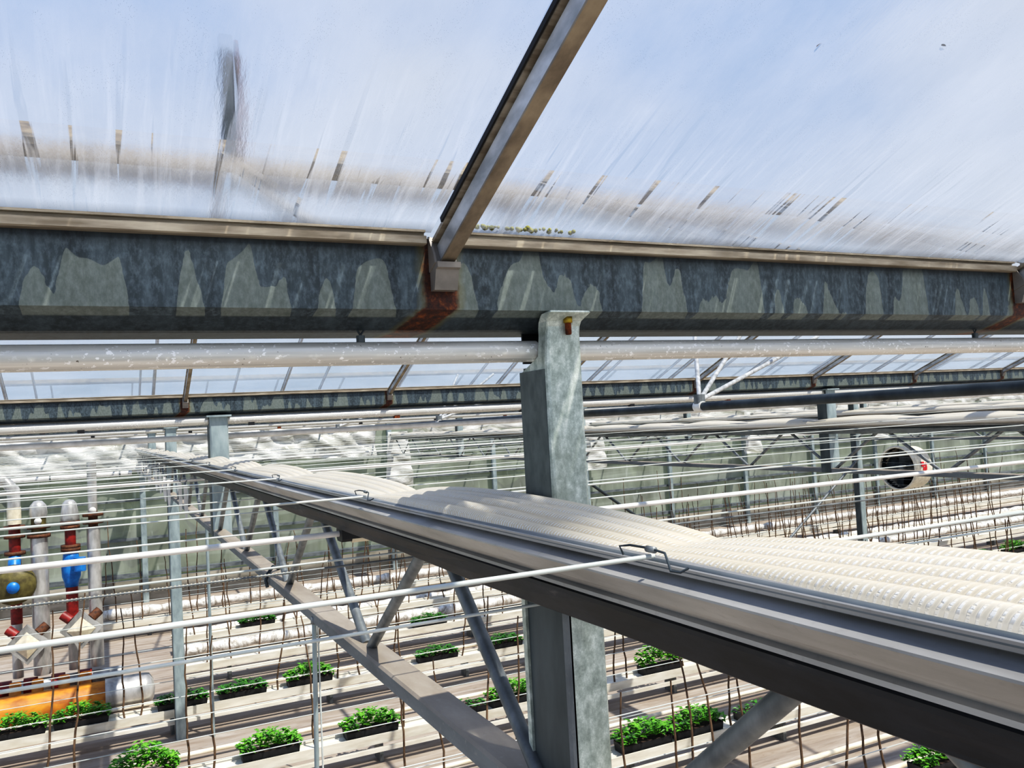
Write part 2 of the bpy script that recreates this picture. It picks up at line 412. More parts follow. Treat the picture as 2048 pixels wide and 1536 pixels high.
for i, x in enumerate((6.45, 12.1, 17.75, 23.3, 28.8)):
    film('film_drop', x - .25, x + .25, H - 1.5 + .08 * i, H - .1, YW - .32, 'white plastic drop hanging at the end wall, %s from the left' % ORD[i], 'film', 20 + i, 22, 24, .12, 'white drops at the girder ends', .22)
# white pipe on the wall at the left
wp = thing('wall_pipe', 'thick bright white pipe running along the end wall below the film', 'pipe', (-3.9, YW - .5, H - .66))
MB().tube([(0, 0, 0), (4.35, 0, 0)], .055, 12).build('pipe_run', 'white_tube', wp)
for x in (.4, 1.2, 2.0, 2.8, 3.6, 4.1): MB().tube([(x, 0, 0), (x + .03, 0, 0)], .066, 12).build('clamp', 'web', wp)

# ------------------------------------------------------------------ roof: gutters, glazing bars, glass, ridges
def gutter_profile():
    f = [(0, .288), (0, .178), (.05, .152), (.06, .150), (.14, .150), (.15, .152), (.2, .178), (.2, .288), (.192, .288), (.192, .184), (.14, .160), (.06, .160), (.008, .184), (.008, .288)]
    return f
GUT = ['rain gutter of stained steel crossing close overhead, with rust runs',
       'rain gutter of the second bay, behind the near white tube', 'rain gutter of the third bay, far beyond the second gutter',
       'rain gutter of the fourth bay, far back', 'rain gutter above the end wall, farthest of all']
for i, Y in enumerate(GY):
    x0, x1 = (-3, 9) if i == 0 else (XL, XR)
    g = thing('rain_gutter', GUT[i], 'gutter', (0, Y, H), 0, 'rain gutters')
    o = MB().prism(gutter_profile(), x0, x1, 'x', n=1).build('gutter_channel', 'gutter', g); 
    # object coordinates of the gutter material count from the floor
    o.data.transform(Matrix.Translation((0, 0, H))); o.location = (0, 0, -H)
    prof = [(-.014, .2755), (-.017, .277), (-.017, .2875), (-.0145, .289), (-.006, .2895), (-.006, .2945), (-.013, .295), (-.013, .2985), (.004, .300), (.004, .288), (.0, .288), (.0, .2755)]
    if i == 0:
        for kx in range(-2, 5):
            a, b = BARX0 + BARP * kx, BARX0 + BARP * (kx + 1)
            MB().prism(prof, a + .014, b - .03, 'x').build('glazing_strip', 'alu', g)
    else:
        MB().prism(prof, x0, x1, 'x').build('glazing_strip', 'alu', g)

def bar_mesh(L, parent, far=False):
    """bar runs from its foot up towards -y; local origin at the gutter front"""
    c, s = 1 / math.hypot(1, SL), SL / math.hypot(1, SL)
    def sweep(prof, name, mat, t0=.0, t1=L):
        vs = []; k = len(prof)
        for t in (t0, t1):
            for a, n in prof: vs.append((a, -.02 - t * c + n * s, .247 + t * s + n * c))
        fs = [(j, (j + 1) % k, k + (j + 1) % k, k + j) for j in range(k)] + [tuple(range(k)), tuple(range(k, 2 * k))]
        return MB().add(vs, fs).build(name, mat, parent)
    sweep([(-.0108, 0), (.0112, 0), (.0112, .0035), (-.0108, .0035)], 'bottom_flange', 'bar_under')
    sweep([(-.0095, .0035), (.0095, .0035), (.0105, .031), (.006, .033), (.006, .036), (-.006, .036), (-.006, .033), (-.0105, .031)], 'bar_web', 'bar_side')
    sweep([(-.0165, .036), (.0165, .036), (.0165, .0425), (-.0165, .0425)], 'top_flange', 'alu')
    if not far:
        for sg in (-1, 1): sweep([(sg * .0166, .0385), (sg * .0195, .0385), (sg * .0195, .0465), (sg * .0166, .0465)], 'rubber_seal', 'rubber', .05)
    f = MB(); w = .021
    p = [(.0, .206), (-.016, .206), (-.026, .236), (-.034, .238), (-.034, .2465), (-.020, .2475), (-.0, .29)]
    f.prism(p, -w, w * .8, 'x')
    fo = f.build('bar_foot', 'foot', parent)
    if not far: MB().prism([(-.028, .246), (-.022, .262), (-.004, .29), (-.001, .29), (-.001, .235)], -w - .002, -w + .0015, 'x').build('side_cheek', 'foot', fo)

def glass(n, x0, x1, ya, za, yb, zb, mat):
    return struct(MB().add([(x0, ya, za), (x1, ya, za), (x1, yb, zb), (x0, yb, zb)], [(0, 1, 2, 3)]).build('window_%d' % n, mat))
nw = k
GZ = H + .2935
hr = 2.28 * SL                                # rise to the ridge
# bay 0, the slope overhead
b0 = None
for kx in range(-2, 6):
    x = BARX0 + BARP * kx
    lab = {0: 'beige glazing bar rising from the near gutter to the top edge', 1: 'glazing bar whose foot shows at the right frame edge'}.get(kx, 'beige glazing bar over the near gutter, beyond the frame edge')
    if kx not in (-1, 0, 1, 2): continue
    if b0 is None:
        b0 = thing('glazing_bar', lab, 'glazing bar', (x, GY[0], H), 0, 'bars of the roof overhead'); bar_mesh(2.45, b0)
    else: dup(b0, (x, GY[0], H), lab)
for kx in range(-2, 4):
    nw += 1; x = BARX0 + BARP * kx
    glass(nw, x + .018, x + BARP - .018, GY[0] - .004, GZ + .003, GY[0] - 2.28, GZ + hr, 'nearglass')
# ridge of each further bay, near slope of bay 1 only (seen through the wet glass), far slopes all
fb = None
cnt = {}
for b in range(4):
    ya, yb = GY[b] + .2, GY[b + 1]; yr = (ya + yb) / 2; zr_ = GZ + (yb - yr) * SL
    rx1 = XR if b else 14
    rg = thing('ridge_profile', 'aluminium ridge of roof bay %s, %s' % (('one', 'seen blurred through the wet glass') if b == 0 else (('two', 'three', 'four')[b - 1], 'beyond bay ' + ('one', 'two', 'three')[b - 1])), 'ridge', (0, yr, zr_), 0, 'roof ridges')
    MB().prism([(-.09, -.05), (-.03, .03), (.03, .03), (.09, -.05), (.085, -.075), (0, -.03), (-.085, -.075)], XL, rx1, 'x').build('ridge_cap', M['ridge'], rg)
    c_ = []
    # far slope bars
    xs = [BARX0 + BARP * i for i in range(-2, 8 if b == 0 else 26)]
    for i, x in enumerate(xs):
        lab = 'glazing bar over the far half of roof bay %s, %s from the left' % (('one', 'two', 'three', 'four')[b], ORD[i])
        if fb is None:
            fb = thing('glazing_bar', lab, 'glazing bar', (x, yb, H), 0, 'bars of the roofs beyond'); bar_mesh(2.45, fb, True)
        elif b < 2 or i < 20: dup(fb, (x, yb, H), lab)
    nw += 1
    glass(nw, XL, rx1, yb - .004, GZ + .003, yr, zr_, 'farglass')
    if b == 0:
        for i in range(-2, 7):
            x = BARX0 + BARP * i
            dup(fb, (x, ya, H), 'glazing bar blurred behind the wet glass, %s from the left' % ORD[i + 2], rz=math.pi)
        nw += 1; glass(nw, XL, rx1, ya + .004, GZ + .003, yr, zr_, 'farglass')
    else:
        nw += 1; glass(nw, XL, rx1, ya + .004, GZ + .003, yr, zr_, 'farglass')
# open vent frame standing on the ridge of bay 1
yr = (GY[0] + .2 + GY[1]) / 2
v = thing('vent_frame', 'dark upright bar of an open vent on the ridge, blurred behind wet glass', 'vent', (BARX0 + .03, yr, H + 1.2))
MB().bevelbox(-.028, .028, -.03, .03, -.05, .52, .008).build('upright', 'dark_tube', v)
MB().tube([(.03, -.02, .0), (.055, -.02, .25), (.04, -.02, .5)], .012, 8).build('hook_rod', 'rustpipe', v)

# moss and leaf bits on the wet glass
mm = MB()
for i in range(60):
    x = BARX0 + .03 + .2 * R.random() ** 1.4; y = GY[0] - .012 - R.random() * .006; r_ = R.uniform(.002, .005)
    mm.lathe([(0, -r_), (r_, -.3 * r_), (r_ * .8, r_ * .6), (0, r_)], (x, y, GZ + .012 + R.random() * .004), 'z', 6)
ms = mm.build('moss', 'moss'); ms['kind'] = 'stuff'; tag(ms, 'yellow-green moss along the glass foot right of the big bar', 'moss')
for i, (x, y, a, lab) in enumerate(((.853, .78, 1.4, 'small brown leaf bit lying on the wet glass, left of the two'), (1.05, .745, .1, 'small black leaf bit lying on the wet glass, right of the two'))):
    o = MB().add([(-.006, 0, 0), (-.003, .0022, .001), (.002, .0024, .0015), (.006, .0005, 0), (.002, -.0012, .001), (-.003, -.0008, .001)], [(0, 1, 2, 3, 4, 5)]).build('leaf_bit', 'rustpipe' if i == 0 else 'rubber')
    o.location = (x, y, GZ + .004 + (1.2 - y) * SL); o.rotation_euler = (-math.atan(SL), 0, a); tag(o, lab, 'leaf', 'leaf bits on the glass')

# tubes under the gutters
for i, Y in enumerate(GY):
    x0, x1 = (-2.5, 9) if i == 0 else (XL, XR)
    lab = ['pale aluminium tube running across just under the near gutter', 'aluminium tube under the second gutter', 'aluminium tube under the third gutter', 'aluminium tube under the fourth gutter', 'aluminium tube under the gutter over the end wall'][i]
    t = thing('aluminium_tube', lab, 'tube', (0, Y + .05, H + .116), 0, 'tubes under the gutters')
    if i == 0:
        MB().tube([(x0, 0, 0), (.655, 0, 0)], .0180, 28).build('tube_length', 'alutube', t)
        MB().tube([(.713, 0, 0), (x1, 0, 0)], .0174, 28).build('tube_length', 'alutube', t)
    else:
        MB().tube([(x0, 0, 0), (x1, 0, 0)], .03 if i == 1 else .026, 14).build('tube_length', 'alutube', t)
        if i < 3:
            for kx in range(0, 12):
                x = -1.2 + 1.05 * kx
                MB().box(x - .02, x + .02, -.02, .02, -.045, -.024).build('hanger', 'rust' if kx % 3 == 0 else 'black', t)
            MB().tube([(x0, .12, -.11), (x1, .12, -.11)], .02, 10).build('lower_rail', 'white_tube', t)

# ------------------------------------------------------------------ posts
def gutter_post(x, y, label, zb=-.26):
    t = thing('gutter_post', label, 'post', (x, y, H), 0, 'short posts under the gutters')
    w = .034
    # folded front face with its flared lip, open back
    mb = MB(); c = .006
    prof = [(-w, .098), (-w, c), (-w + c * .3, c * .3), (-w + c, 0), (w - c, 0), (w - c * .3, c * .3), (w, c), (w, .098)]
    n = len(prof)
    zs = [zb, .08, .105, .125, .14, .152, .160, .166, .172]
    yo = [0, 0, -.001, -.003, -.004, -.004, -.008, -.018, -.030]
    wx = [1, 1, .99, .96, .93, .93, .96, 1.05, 1.12]
    vs = []; fs = []
    for zz, dy, kx in zip(zs, yo, wx):
        for j, (a, b_) in enumerate(prof):
            top = zz > .1
            vs.append((a * kx, (min(b_, .03 if a < 0 and zz > .09 else .05 if zz > .16 else b_) if b_ > .05 else b_ * (1 if zz < .15 else .3)) + dy, zz))
    for i in range(len(zs) - 1):
        for j in range(n - 1):
            fs.append((i * n + j, i * n + j + 1, (i + 1) * n + j + 1, (i + 1) * n + j))
    mb.add(vs, fs, False)
    o = mb.build('post_sheet', 'post', t)
    m = o.modifiers.new('thickness', 'SOLIDIFY'); m.thickness = .003; m.offset = -1
    MB().box(-w - .0012, -w + .0002, .007, .0975, zb, .083).build('side_shade', 'sideshade', t)  # thin added plate, its darker steel colour carries this side's shade
    # inner lining, coloured dark and black for the shade of the hollow
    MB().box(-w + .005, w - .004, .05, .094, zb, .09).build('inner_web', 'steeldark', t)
    MB().prism([(.03, .098), (.098, .098), (.098, .15), (.03, .15)], w - .006, w - .003, 'x').build('back_web', 'black', t)
    MB().box(-w + .004, w - .004, .09, .094, .098, .15).build('inner_plate', 'black', t)
    bo = MB().lathe([(0, .003), (.0085, .003), (.0085, -.006), (.006, -.007), (0, -.007)], (.004, -.012, .163), 'z', 6).build('nut', 'yellow', t)
    MB().lathe([(.0052, -.006), (.0052, -.024), (.004, -.026), (0, -.026)], (.004, -.012, .163), 'z', 12).build('bolt_end', 'rust', bo)
    return t
gp = gutter_post(.682, GY[0], 'big galvanised post in the middle, bolted under the near gutter')
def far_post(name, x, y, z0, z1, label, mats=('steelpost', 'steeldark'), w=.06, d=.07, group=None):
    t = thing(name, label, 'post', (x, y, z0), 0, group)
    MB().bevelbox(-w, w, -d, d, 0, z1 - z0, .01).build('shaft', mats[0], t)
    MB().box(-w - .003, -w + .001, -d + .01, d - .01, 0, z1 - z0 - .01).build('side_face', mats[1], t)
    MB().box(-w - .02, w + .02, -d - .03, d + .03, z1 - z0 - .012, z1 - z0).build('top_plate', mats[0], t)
    return t
NY = ['near', 'second', 'third', 'fourth', 'end-wall']; NG = ['near', 'second', 'third', 'fourth']
for gi, gx in enumerate(GX):
    for yi, Y in enumerate(GY[:-1]):
        if gi == 0 and yi == 0: continue
        if yi == 0 and gi > 0: continue
        base = yi in (0, 2)
        lab = '%s grey steel post where the %s gutter meets the %s girder' % ('tall' if base else 'short', NY[yi], NG[gi])
        far_post('gutter_post' if not base else 'support_post', gx + .02, Y + .06, 0 if base else H - .66, H + .15, lab, group='posts under the gutters')

# main column below the girder: open channel towards the left
t = thing('support_post', 'thick open channel post in the lower middle, half shaded by the girder', 'post', (.664, 1.2, 0))
zt = H - .27
MB().prism([(.0, .0), (.062, .0), (.066, .004), (.066, .158), (.062, .162), (.0, .162), (.0, .152), (.058, .152), (.058, .010), (.0, .010)], 0, zt, 'z').build('channel', 'post', t)
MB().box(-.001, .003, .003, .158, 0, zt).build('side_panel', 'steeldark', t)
MB().box(-.006, .003, .0, .013, 0, zt).build('near_lip', M['chord'], t)
MB().box(-.006, .003, .148, .162, 0, zt).build('far_lip', 'post', t)
MB().box(-.06, .13, -.06, .22, 0, .02).build('base_plate', 'post', t)

# ------------------------------------------------------------------ girders
def girder(x, label, y0, y1):
    t = thing('roof_girder', label, 'girder', (x, 0, H), 0, 'lattice girders')
    MB().bevelbox(-.042, .05, y0, y1, -.285, -.215, .008, 'y').build('top_chord', 'galv_far', t)
    MB().bevelbox(-.04, .04, y0, y1, -.662, -.617, .006, 'y').build('bottom_chord', 'chord', t)
    kk = 0
    y = GY[0] - 1.19
    while y < y1 - .3:
        for sg in (-1, 1):
            yb_, yt = y + sg * .022, y + sg * .53
            if abs(y - GY[0]) < .01: yb_ += sg * .1
            if yt > y0 and yt < y1:
                MB().tube([(0, yb_, -.622), (0, yt, -.28)], .0145, 12).build('web_member', 'web', t)
        y += 1.19
    return t
girder(GX[0], 'grey lattice girder running from the lower right to the far left', -.6, 20.1)
g2 = girder(GX[1], 'second lattice girder, behind the big post, seen side-on at the right', 1., 20.1)
for gi in (2, 3): dup(g2, (GX[gi], 0, H), ('third lattice girder, far beyond the second', 'fourth lattice girder, farthest of the four from the big post')[gi - 2])

# screen profile (sheet metal) along girder
def screen_profile(x, label, y0, y1, strip='blackstrip'):
    t = thing('screen_profile', label, 'profile', (x, 0, H), 0, 'screen profiles on the girders')
    o = -.66
    pr = [(.520, -.150), (.512, -.156), (.5135, -.1635), (.5215, -.1665), (.5235, -.1675), (.500, -.1762), (.500, -.1785), (.526, -.2015), (.5500, -.2135), (.5625, -.2215), (.556, -.2245), (.556, -.2295), (.578, -.2305), (.60, -.2145), (.62, -.2145), (.62, -.176), (.526, -.171)]
    MB().prism([(a + o, b) for a, b in pr], y0, y1, 'y').build('sheet', 'profile', t)
    MB().tube([(.5185 + o, y0, -.158), (.5185 + o, y1, -.158)], .0062, 12).build('edge_rod', 'galv_far', t)
    vs = []; n = 90
    for i in range(n + 1):
        y = y0 + (y1 - y0) * i / n; w = .0022 * math.sin(y * 3.1 + 1) + .0015 * math.sin(y * 7.7)
        for a, b in ((.583, -.244), (.5835, -.25), (.589 + w, -.268), (.593, -.2835 + w), (.597, -.286 + w), (.612, -.286), (.612, -.244)): vs.append((a + o, y, b))
    fs = [(i * 7 + j, i * 7 + (j + 1) % 7, (i + 1) * 7 + (j + 1) % 7, (i + 1) * 7 + j) for i in range(n) for j in range(7)] + [tuple(range(7)), tuple(n * 7 + j for j in range(7))]
    MB().add(vs, fs).build('black_strip' if strip == 'blackstrip' else 'lower_strip', strip, t)
    return t
screen_profile(GX[0], 'grey folded sheet profile with black strip, running to the lower right', -.6, 19.6)
p2 = screen_profile(GX[1], 'grey folded profile on the second girder, under its white bundle', 1, 19.6, 'galv_far')
for gi in (2, 3): dup(p2, (GX[gi], 0, H), 'grey folded profile on the %s girder, far off' % NG[gi])

# folded screen bundle
WY0, WP = .772, 1.053
def bundle(x, label, y0, y1, fine, drape=False):
    t = thing('screen_bundle', label, 'screen', (x, 0, H), 0, 'folded screens on the girders')
    ys = []; y = y0; crest = []
    while y < y1:
        ys.append(y); y += (.014 if y < 3.2 else .035) if fine else .09
    nv = 72 if fine else 30; vs = []; nf = 5
    for y in ys:
        ph = (y - WY0) / WP; fr = abs(math.sin(math.pi * ph)) ** .55; cell = math.floor(ph)
        rr = random.Random(cell * 13 + 5)
        sh = [rr.uniform(-.25, .25) for _ in range(8)]; am = [rr.uniform(.7, 1.3) for _ in range(8)]; q = ph - cell
        for j in range(nv + 1):
            v = j / nv
            vv = v + fr * (sh[0] * .12 * math.sin(2 * math.pi * q) + .02 * math.sin(7 * v + sh[1] * 9)) * math.sin(math.pi * v)
            fold = abs(math.sin(math.pi * nf * vv + sh[2] * fr)) ** .62
            kf = min(int(max(vv, 0) * nf), nf - 1)
            env = 1 - (max(0, .2 - v) / .2) ** 2
            z = -.1532 + .001 * env + fr * .023 * v ** .85 + fold * (.003 + .0065 * fr * am[kf]) * (1 if .02 < v < .98 else 0)
            xx = (.519 - .004 * fr) + (.121 + .004 * fr) * v
            if v < .08: z -= (.08 - v) / .08 * (.002 * fr)
            if v > .95: z -= (v - .95) / .05 * .02
            if drape and v < .12: z -= (.12 - v) / .12 * .05; xx -= .026 * min(1, (.12 - v) / .04)
            crest.append(fold)
            vs.append((xx - .66, y, z + .002 * math.sin(y * 5)))
        
    k = nv + 1
    fs = [(i * k + j, i * k + j + 1, (i + 1) * k + j + 1, (i + 1) * k + j) for i in range(len(ys) - 1) for j in range(nv)]
    o = MB().add(vs, fs, True).build('folded_fabric', 'fabric', t)
    o.data.attributes.new('crest', 'FLOAT', 'POINT').data.foreach_set('value', crest)
    return t
bundle(GX[0], 'long white knitted screen folded in bulging ropes on the near girder', -.55, 19.5, True)
s2 = bundle(GX[1], 'white folded screen on the second girder, behind the big post', 1, 19.5, False, True)
for gi in (2, 3): dup(s2, (GX[gi], 0, H), 'white folded screen on the %s girder, far off' % NG[gi])

# ------------------------------------------------------------------ wires
def wire(name, x0, x1, y, z, r, label, mat='wire', cat='wire', group=None, sag=0.):
    n = 8; pts = [(x0 + (x1 - x0) * i / n, y, H + z - sag * math.sin(math.pi * i / n)) for i in range(n + 1)]
    return tag(MB().tube(pts, r, 8).build(name, mat), label, cat, group)
for i in range(18):
    y = WY0 + WP * i
    yl = .735 if i == 0 else y
    lab = ['white wire hooked to the nearest clip on the screen bundle', 'white wire ending at the second clip along the bundle', 'white wire ending at the third clip along the bundle'][i] if i < 3 else 'white wire ending at the %s pinch of the screen bundle' % ORD[i]
    wire('screen_wire', -3.6, .512, yl, -.149, .0026, lab, group='upper screen wires left of the near girder')
    if i % 2 == 0 or i < 4:
        wire('screen_wire', .72, 30, y, -.17, .0026, 'white upper wire between girders, from the %s pinch rightward' % ORD[i], group='upper screen wires right of the near girder')
for i in range(22):
    y = 1.27 + .745 * i
    r = .0028 if i < 5 else .0024
    lab = ('white lower wire passing below the girder top, %s from the camera' % ORD[i]) if i < 14 else 'far white lower wire near the end wall'
    wire('screen_wire', -3.8, 30, y, -.31, r, lab, group='lower screen wires under the girders')
# bent wire clips at the pinches
def clip():
    t = thing('wire_clip', 'bent black wire clip holding the nearest white wire on the bundle', 'clip', (.5, .735, H - .146), 0, 'wire clips on the bundle')
    MB().tube([(-.006, .03, -.003), (-.008, .034, .006), (0, .026, .007), (.006, .0, .006), (.006, -.028, .004), (.0, -.042, -.005), (-.004, -.05, -.010), (-.001, -.062, -.010), (.006, -.066, -.006)], .0013, 8).build('bent_wire', 'dark_tube', t)
    MB().lathe([(0, -.007), (.0035, -.007), (.0035, .007), (0, .007)], (.006, -.004, .005), 'y', 10).build('crimp', 'web', t)
    return t
c0 = clip()
for i in range(1, 6):
    dup(c0, (.505, WY0 + WP * i, H - .143), 'bent wire clip at the %s pinch of the bundle' % ORD[i])
# push rod with its black holder, and a toothed rack
t = thing('push_rod', 'white push rod passing under the girder through a black holder', 'rod', (0, 2.44, H - .3))
MB().tube([(-3.6, 0, 0), (.62, 0, 0)], .0085, 12).build('rod_length', 'white_tube', t)
MB().tube([(.76, 0, -.012), (30, 0, -.012)], .0085, 12).build('rod_length', 'white_tube', t)
MB().bevelbox(.60, .69, -.035, .03, -.022, .02, .008, 'x').build('holder', 'black', t)
MB().tube([(.63, -.02, -.012), (.8, -.02, -.012)], .015, 12).build('sleeve', 'cream', t)
for i, Y in enumerate((7.2, 11.96, 16.72)):
    wire('push_rod', -3.6, 30, Y, -.33, .010, 'white push rod crossing under the girders in bay %s' % ('two', 'three', 'four')[i], 'white_tube', 'rod', 'push rods')
t = thing('toothed_rack', 'thin toothed rack hanging just under a lower wire', 'rack', (0, 2.03, H - .328))
MB().tube([(-3.6, 0, 0), (3.4, 0, 0)], .0028, 8).build('rack_bar', 'web', t)
mb = MB()
for i in range(190):
    x = -1.2 + i * .0085
    mb.tube([(x, 0, .003), (x, 0, -.003)], .0022, 5)
mb.build('rack_teeth', 'cream', t)['kind'] = 'stuff'
# drip hooks hung under the far end of the near girder
hk = None
for i in range(16):
    y = 6.3 + .62 * i; x = .42 + .12 * R.random(); lab = 'white hanging strip under the near girder, %s from the camera' % ORD[i]
    if hk is None:
        hk = thing('hanging_strip', lab, 'strip', (x, y, H - .33), 0, 'white strips hung under the girder')
        MB().prism([(-.012, 0), (.012, 0), (.012, -.16), (.006, -.22), (-.006, -.22), (-.012, -.16)], -.004, .004, 'y').build('strip_blade', 'white_tube', hk)
        MB().tube([(0, 0, 0), (0, .0, .03), (.012, 0, .04)], .004, 6).build('hook', 'web', hk)
    else: dup(hk, (x, y, H - .33), lab)

# small hooks on the near tube
for (x, lab) in ((.354, 'small dark wire hook between near gutter and tube, left of the post'), (1.79, 'small dark wire hook under the near gutter, right of the post')):
    t = thing('wire_hook', lab, 'hook', (x, GY[0] + .05, H + .136), 0, 'wire hooks under the near gutter')
    MB().tube([(-.008, 0, .022), (-.001, 0, .010), (0, 0, .0)], .0016, 6).build('hook_wire', 'dark_tube', t)
    MB().tube([(.010, 0, .022), (.001, 0, .010), (0, 0, .0)], .0016, 6).build('hook_wire', 'dark_tube', t)
    MB().bevelbox(-.006, .006, -.005, .005, -.008, .008, .002).build('ferrule', 'steeldark', t)

# drive pipe with strut tripods
t = thing('drive_pipe', 'dark round drive pipe slanting across the right half under the roof', 'pipe', (3.5, 0, H + .03))
MB().tube([(0, 1.2, 0), (0, 19.3, 0)], .027, 16).build('pipe_run', 'dark_tube', t)
for Y in (4.4, 9.2, 14.0):
    MB().tube([(0, Y - .035, 0), (0, Y + .035, 0)], .035, 16).build('collar', 'white_tube', t)
tr = None
for i, Y in enumerate((4.4, 9.2, 14.0)):
    lab = 'tripod of thin struts on the dark drive pipe, %s from the camera' % ORD[i]
    if tr is None:
        tr = thing('strut_tripod', lab, 'struts', (3.5, Y, H + .07), 0, 'strut tripods on the drive pipe')
        for (dx, dy, dz) in ((.55, .7, .56), (1.06, .72, .56), (2.05, .92, .52)):
            MB().tube([(0, 0, 0), (dx * .3, dy * .3, dz * .3), (dx, dy, dz)], .015, 10).build('strut', 'bar_side', tr)
        MB().bevelbox(-.03, .03, -.03, .03, -.02, .04, .008).build('knuckle', 'web', tr)
    else: dup(tr, (3.5, Y, H + .07), lab)

# circulation fan under the third girder
fx, fy, fz = 11.75, 9.75, H - 1.12
t = thing('circulation_fan', 'round off-white circulation fan with dark mouth and red mark', 'fan', (fx, fy, fz))
MB().lathe([(.335, -.02), (.36, -.03), (.375, 0), (.355, .06), (.345, .4), (.33, .4), (.34, .06), (.335, -.02)], (0, 0, 0), 'x', 40).build('fan_shell', 'fanwhite', t)
MB().lathe([(.338, .0), (.338, .36), (0, .36)], (0, 0, 0), 'x', 36).build('dark_inside', 'black', t)
for a in range(4):
    an = a * math.pi / 2 + .3; mb = MB(); vs = []
    for r_ in (.05, .18, .31):
        for s_ in (-1, 1):
            w = (.05 + .2 * r_) * s_; vs.append((.14 + .05 * s_, r_ * math.cos(an) - w * math.sin(an), r_ * math.sin(an) + w * math.cos(an)))
    mb.add(vs, [(0, 1, 3, 2), (2, 3, 5, 4)]).build('fan_blade', 'dark_tube', t)
MB().lathe([(0, .05), (.05, .06), (.06, .1), (.06, .25), (0, .25)], (0, 0, 0), 'x', 18).build('motor_hub', 'web', t)
mb = MB()
for j in range(7):
    zz = -.27 + .09 * j; hw = math.sqrt(.335 ** 2 - zz ** 2); mb.tube([(-.015, -hw, zz), (-.015, hw, zz)], .003, 5)
mb.build('guard', 'web', t)
m_ = MB()
for (a0, a1, h0, h1) in ((2.9, 3.12, .12, .2), (3.14, 3.3, .16, .24), (2.95, 3.28, .22, .25)):
    vs = []
    for i in range(5):
        a = a0 + (a1 - a0) * i / 4
        for h in (h0, h1): vs.append((h, .362 * math.cos(a - .05), .362 * math.sin(a - .05)))
    m_.add(vs, [(2 * i, 2 * i + 1, 2 * i + 3, 2 * i + 2) for i in range(4)])
m_.build('red_mark', 'redmark', t)['label'] = 'red mark on the shell side'
for x in (.05, .35): MB().tube([(x, 0, .34), (x, 0, .47)], .008, 6).build('hanger', 'web', t)

# thin poles and chain hanging from the girder
t = thing('thin_pole', 'thin grey pole hanging from the near girder\'s bottom chord', 'pole', (.625, 2.95, 0))
MB().tube([(0, 0, H - .655), (-.03, .05, 1.2), (-.05, .1, 0)], .0085, 10).build('pole_shaft', 'steelpost', t)
MB().lathe([(0, .012), (.012, .012), (.012, -.012), (0, -.012)], (0, 0, H - .65), 'z', 8).build('pole_clamp', 'web', t)
MB().tube([(.012, 0, H - .65), (.012, .03, 1.9), (.01, .06, .6)], .003, 6).build('hanging_cord', 'wire', t)
tag(MB().tube([(1.03, 10.6, 2.5), (1.02, 10.6, 0)], .018, 8).build('thin_pole', 'steelpost'), 'thin pale pole between the two left posts, standing in the rows', 'pole')

# braces and a cable loop
for i, (x0, x1) in enumerate(((6.42, 9.15), (11.88, 9.2))):
    tag(MB().tube([(x0, 10.68, H - 1.0), (x1, 10.68 + .06 * i, H - 2.95)], .022, 8).build('cross_brace', 'web' if i else 'dark_tube'),
        ('dark slanted brace falling to the right beside the big post', 'pale slanted brace falling to the left from the third girder')[i], 'brace', 'slanted braces of the third gutter')
t = thing('cable_loop', 'dark cable looped over the near girder\'s bottom chord', 'cable', (.66, 3.85, H - .62))
MB().tube([(-.046, -.02, -.05), (-.052, -.02, -.02), (-.044, -.02, .006), (-.01, .03, .03), (.02, .08, .012), (.03, .1, .004)], .0075, 8).build('loop', 'dark_tube', t)

# ------------------------------------------------------------------ growing rows
ROWS = [5.15, 6.97, 8.85, 11.05, 13.0, 14.9, 16.8]
RN = ['row nearest the camera', 'second row from the camera', 'third row from the camera', 'fourth row from the camera', 'fifth row from the camera', 'sixth row from the camera', 'row by the end wall']
TZ = .3
def trough(x0, x1, y, label):
    t = thing('growing_trough', label, 'trough', (x0, y, 0), 0, 'white growing troughs')
    L = x1 - x0
    MB().prism([(-.13, TZ), (-.12, TZ - .10), (.12, TZ - .10), (.13, TZ), (.115, TZ), (.105, TZ - .03), (-.105, TZ - .03), (-.115, TZ)], 0, L, 'x').build('trough_channel', 'trough', t)
    MB().box(0, L, -.19, -.15, TZ - .16, TZ - .12).build('drip_line', 'trough', t)
    x = .6
    n = 0
    while x < min(L, 22) and n < 12:
        MB().box(x - .02, x + .02, -.1, .1, 0, TZ - .1).build('stand', 'web', t); x += 1.9; n += 1
    return t
for i, y in enumerate(ROWS):
    x0 = -3.8 if i != 4 and i != 5 else .9
    trough(x0, 34, y, 'long white growing trough of the %s' % RN[i])
    for j, (dy, nm) in enumerate(((.55, 'closer'), (1.12, 'farther'))):
        if i in (4, 5) or y + dy > 19.5: xs_ = .9
        else: xs_ = -3.8
        tag(MB().tube([(xs_, y + dy, .07), (34, y + dy, .07)], .027, 8).build('rail_pipe', 'railpipe'), 'cream rail pipe on the floor behind the %s, %s of two' % (RN[i], nm), 'pipe', 'rail pipes on the floor')
    for j, zz in enumerate((.62, 1.0, 1.4)):
        wire('trellis_wire', -3.8 if i not in (4, 5) else .9, 34, y + (.05 if j % 2 else -.06), zz - H, .0042, 'thin white trellis wire of the %s, %s from the floor' % (RN[i], ORD[j]), group='trellis wires over the rows')

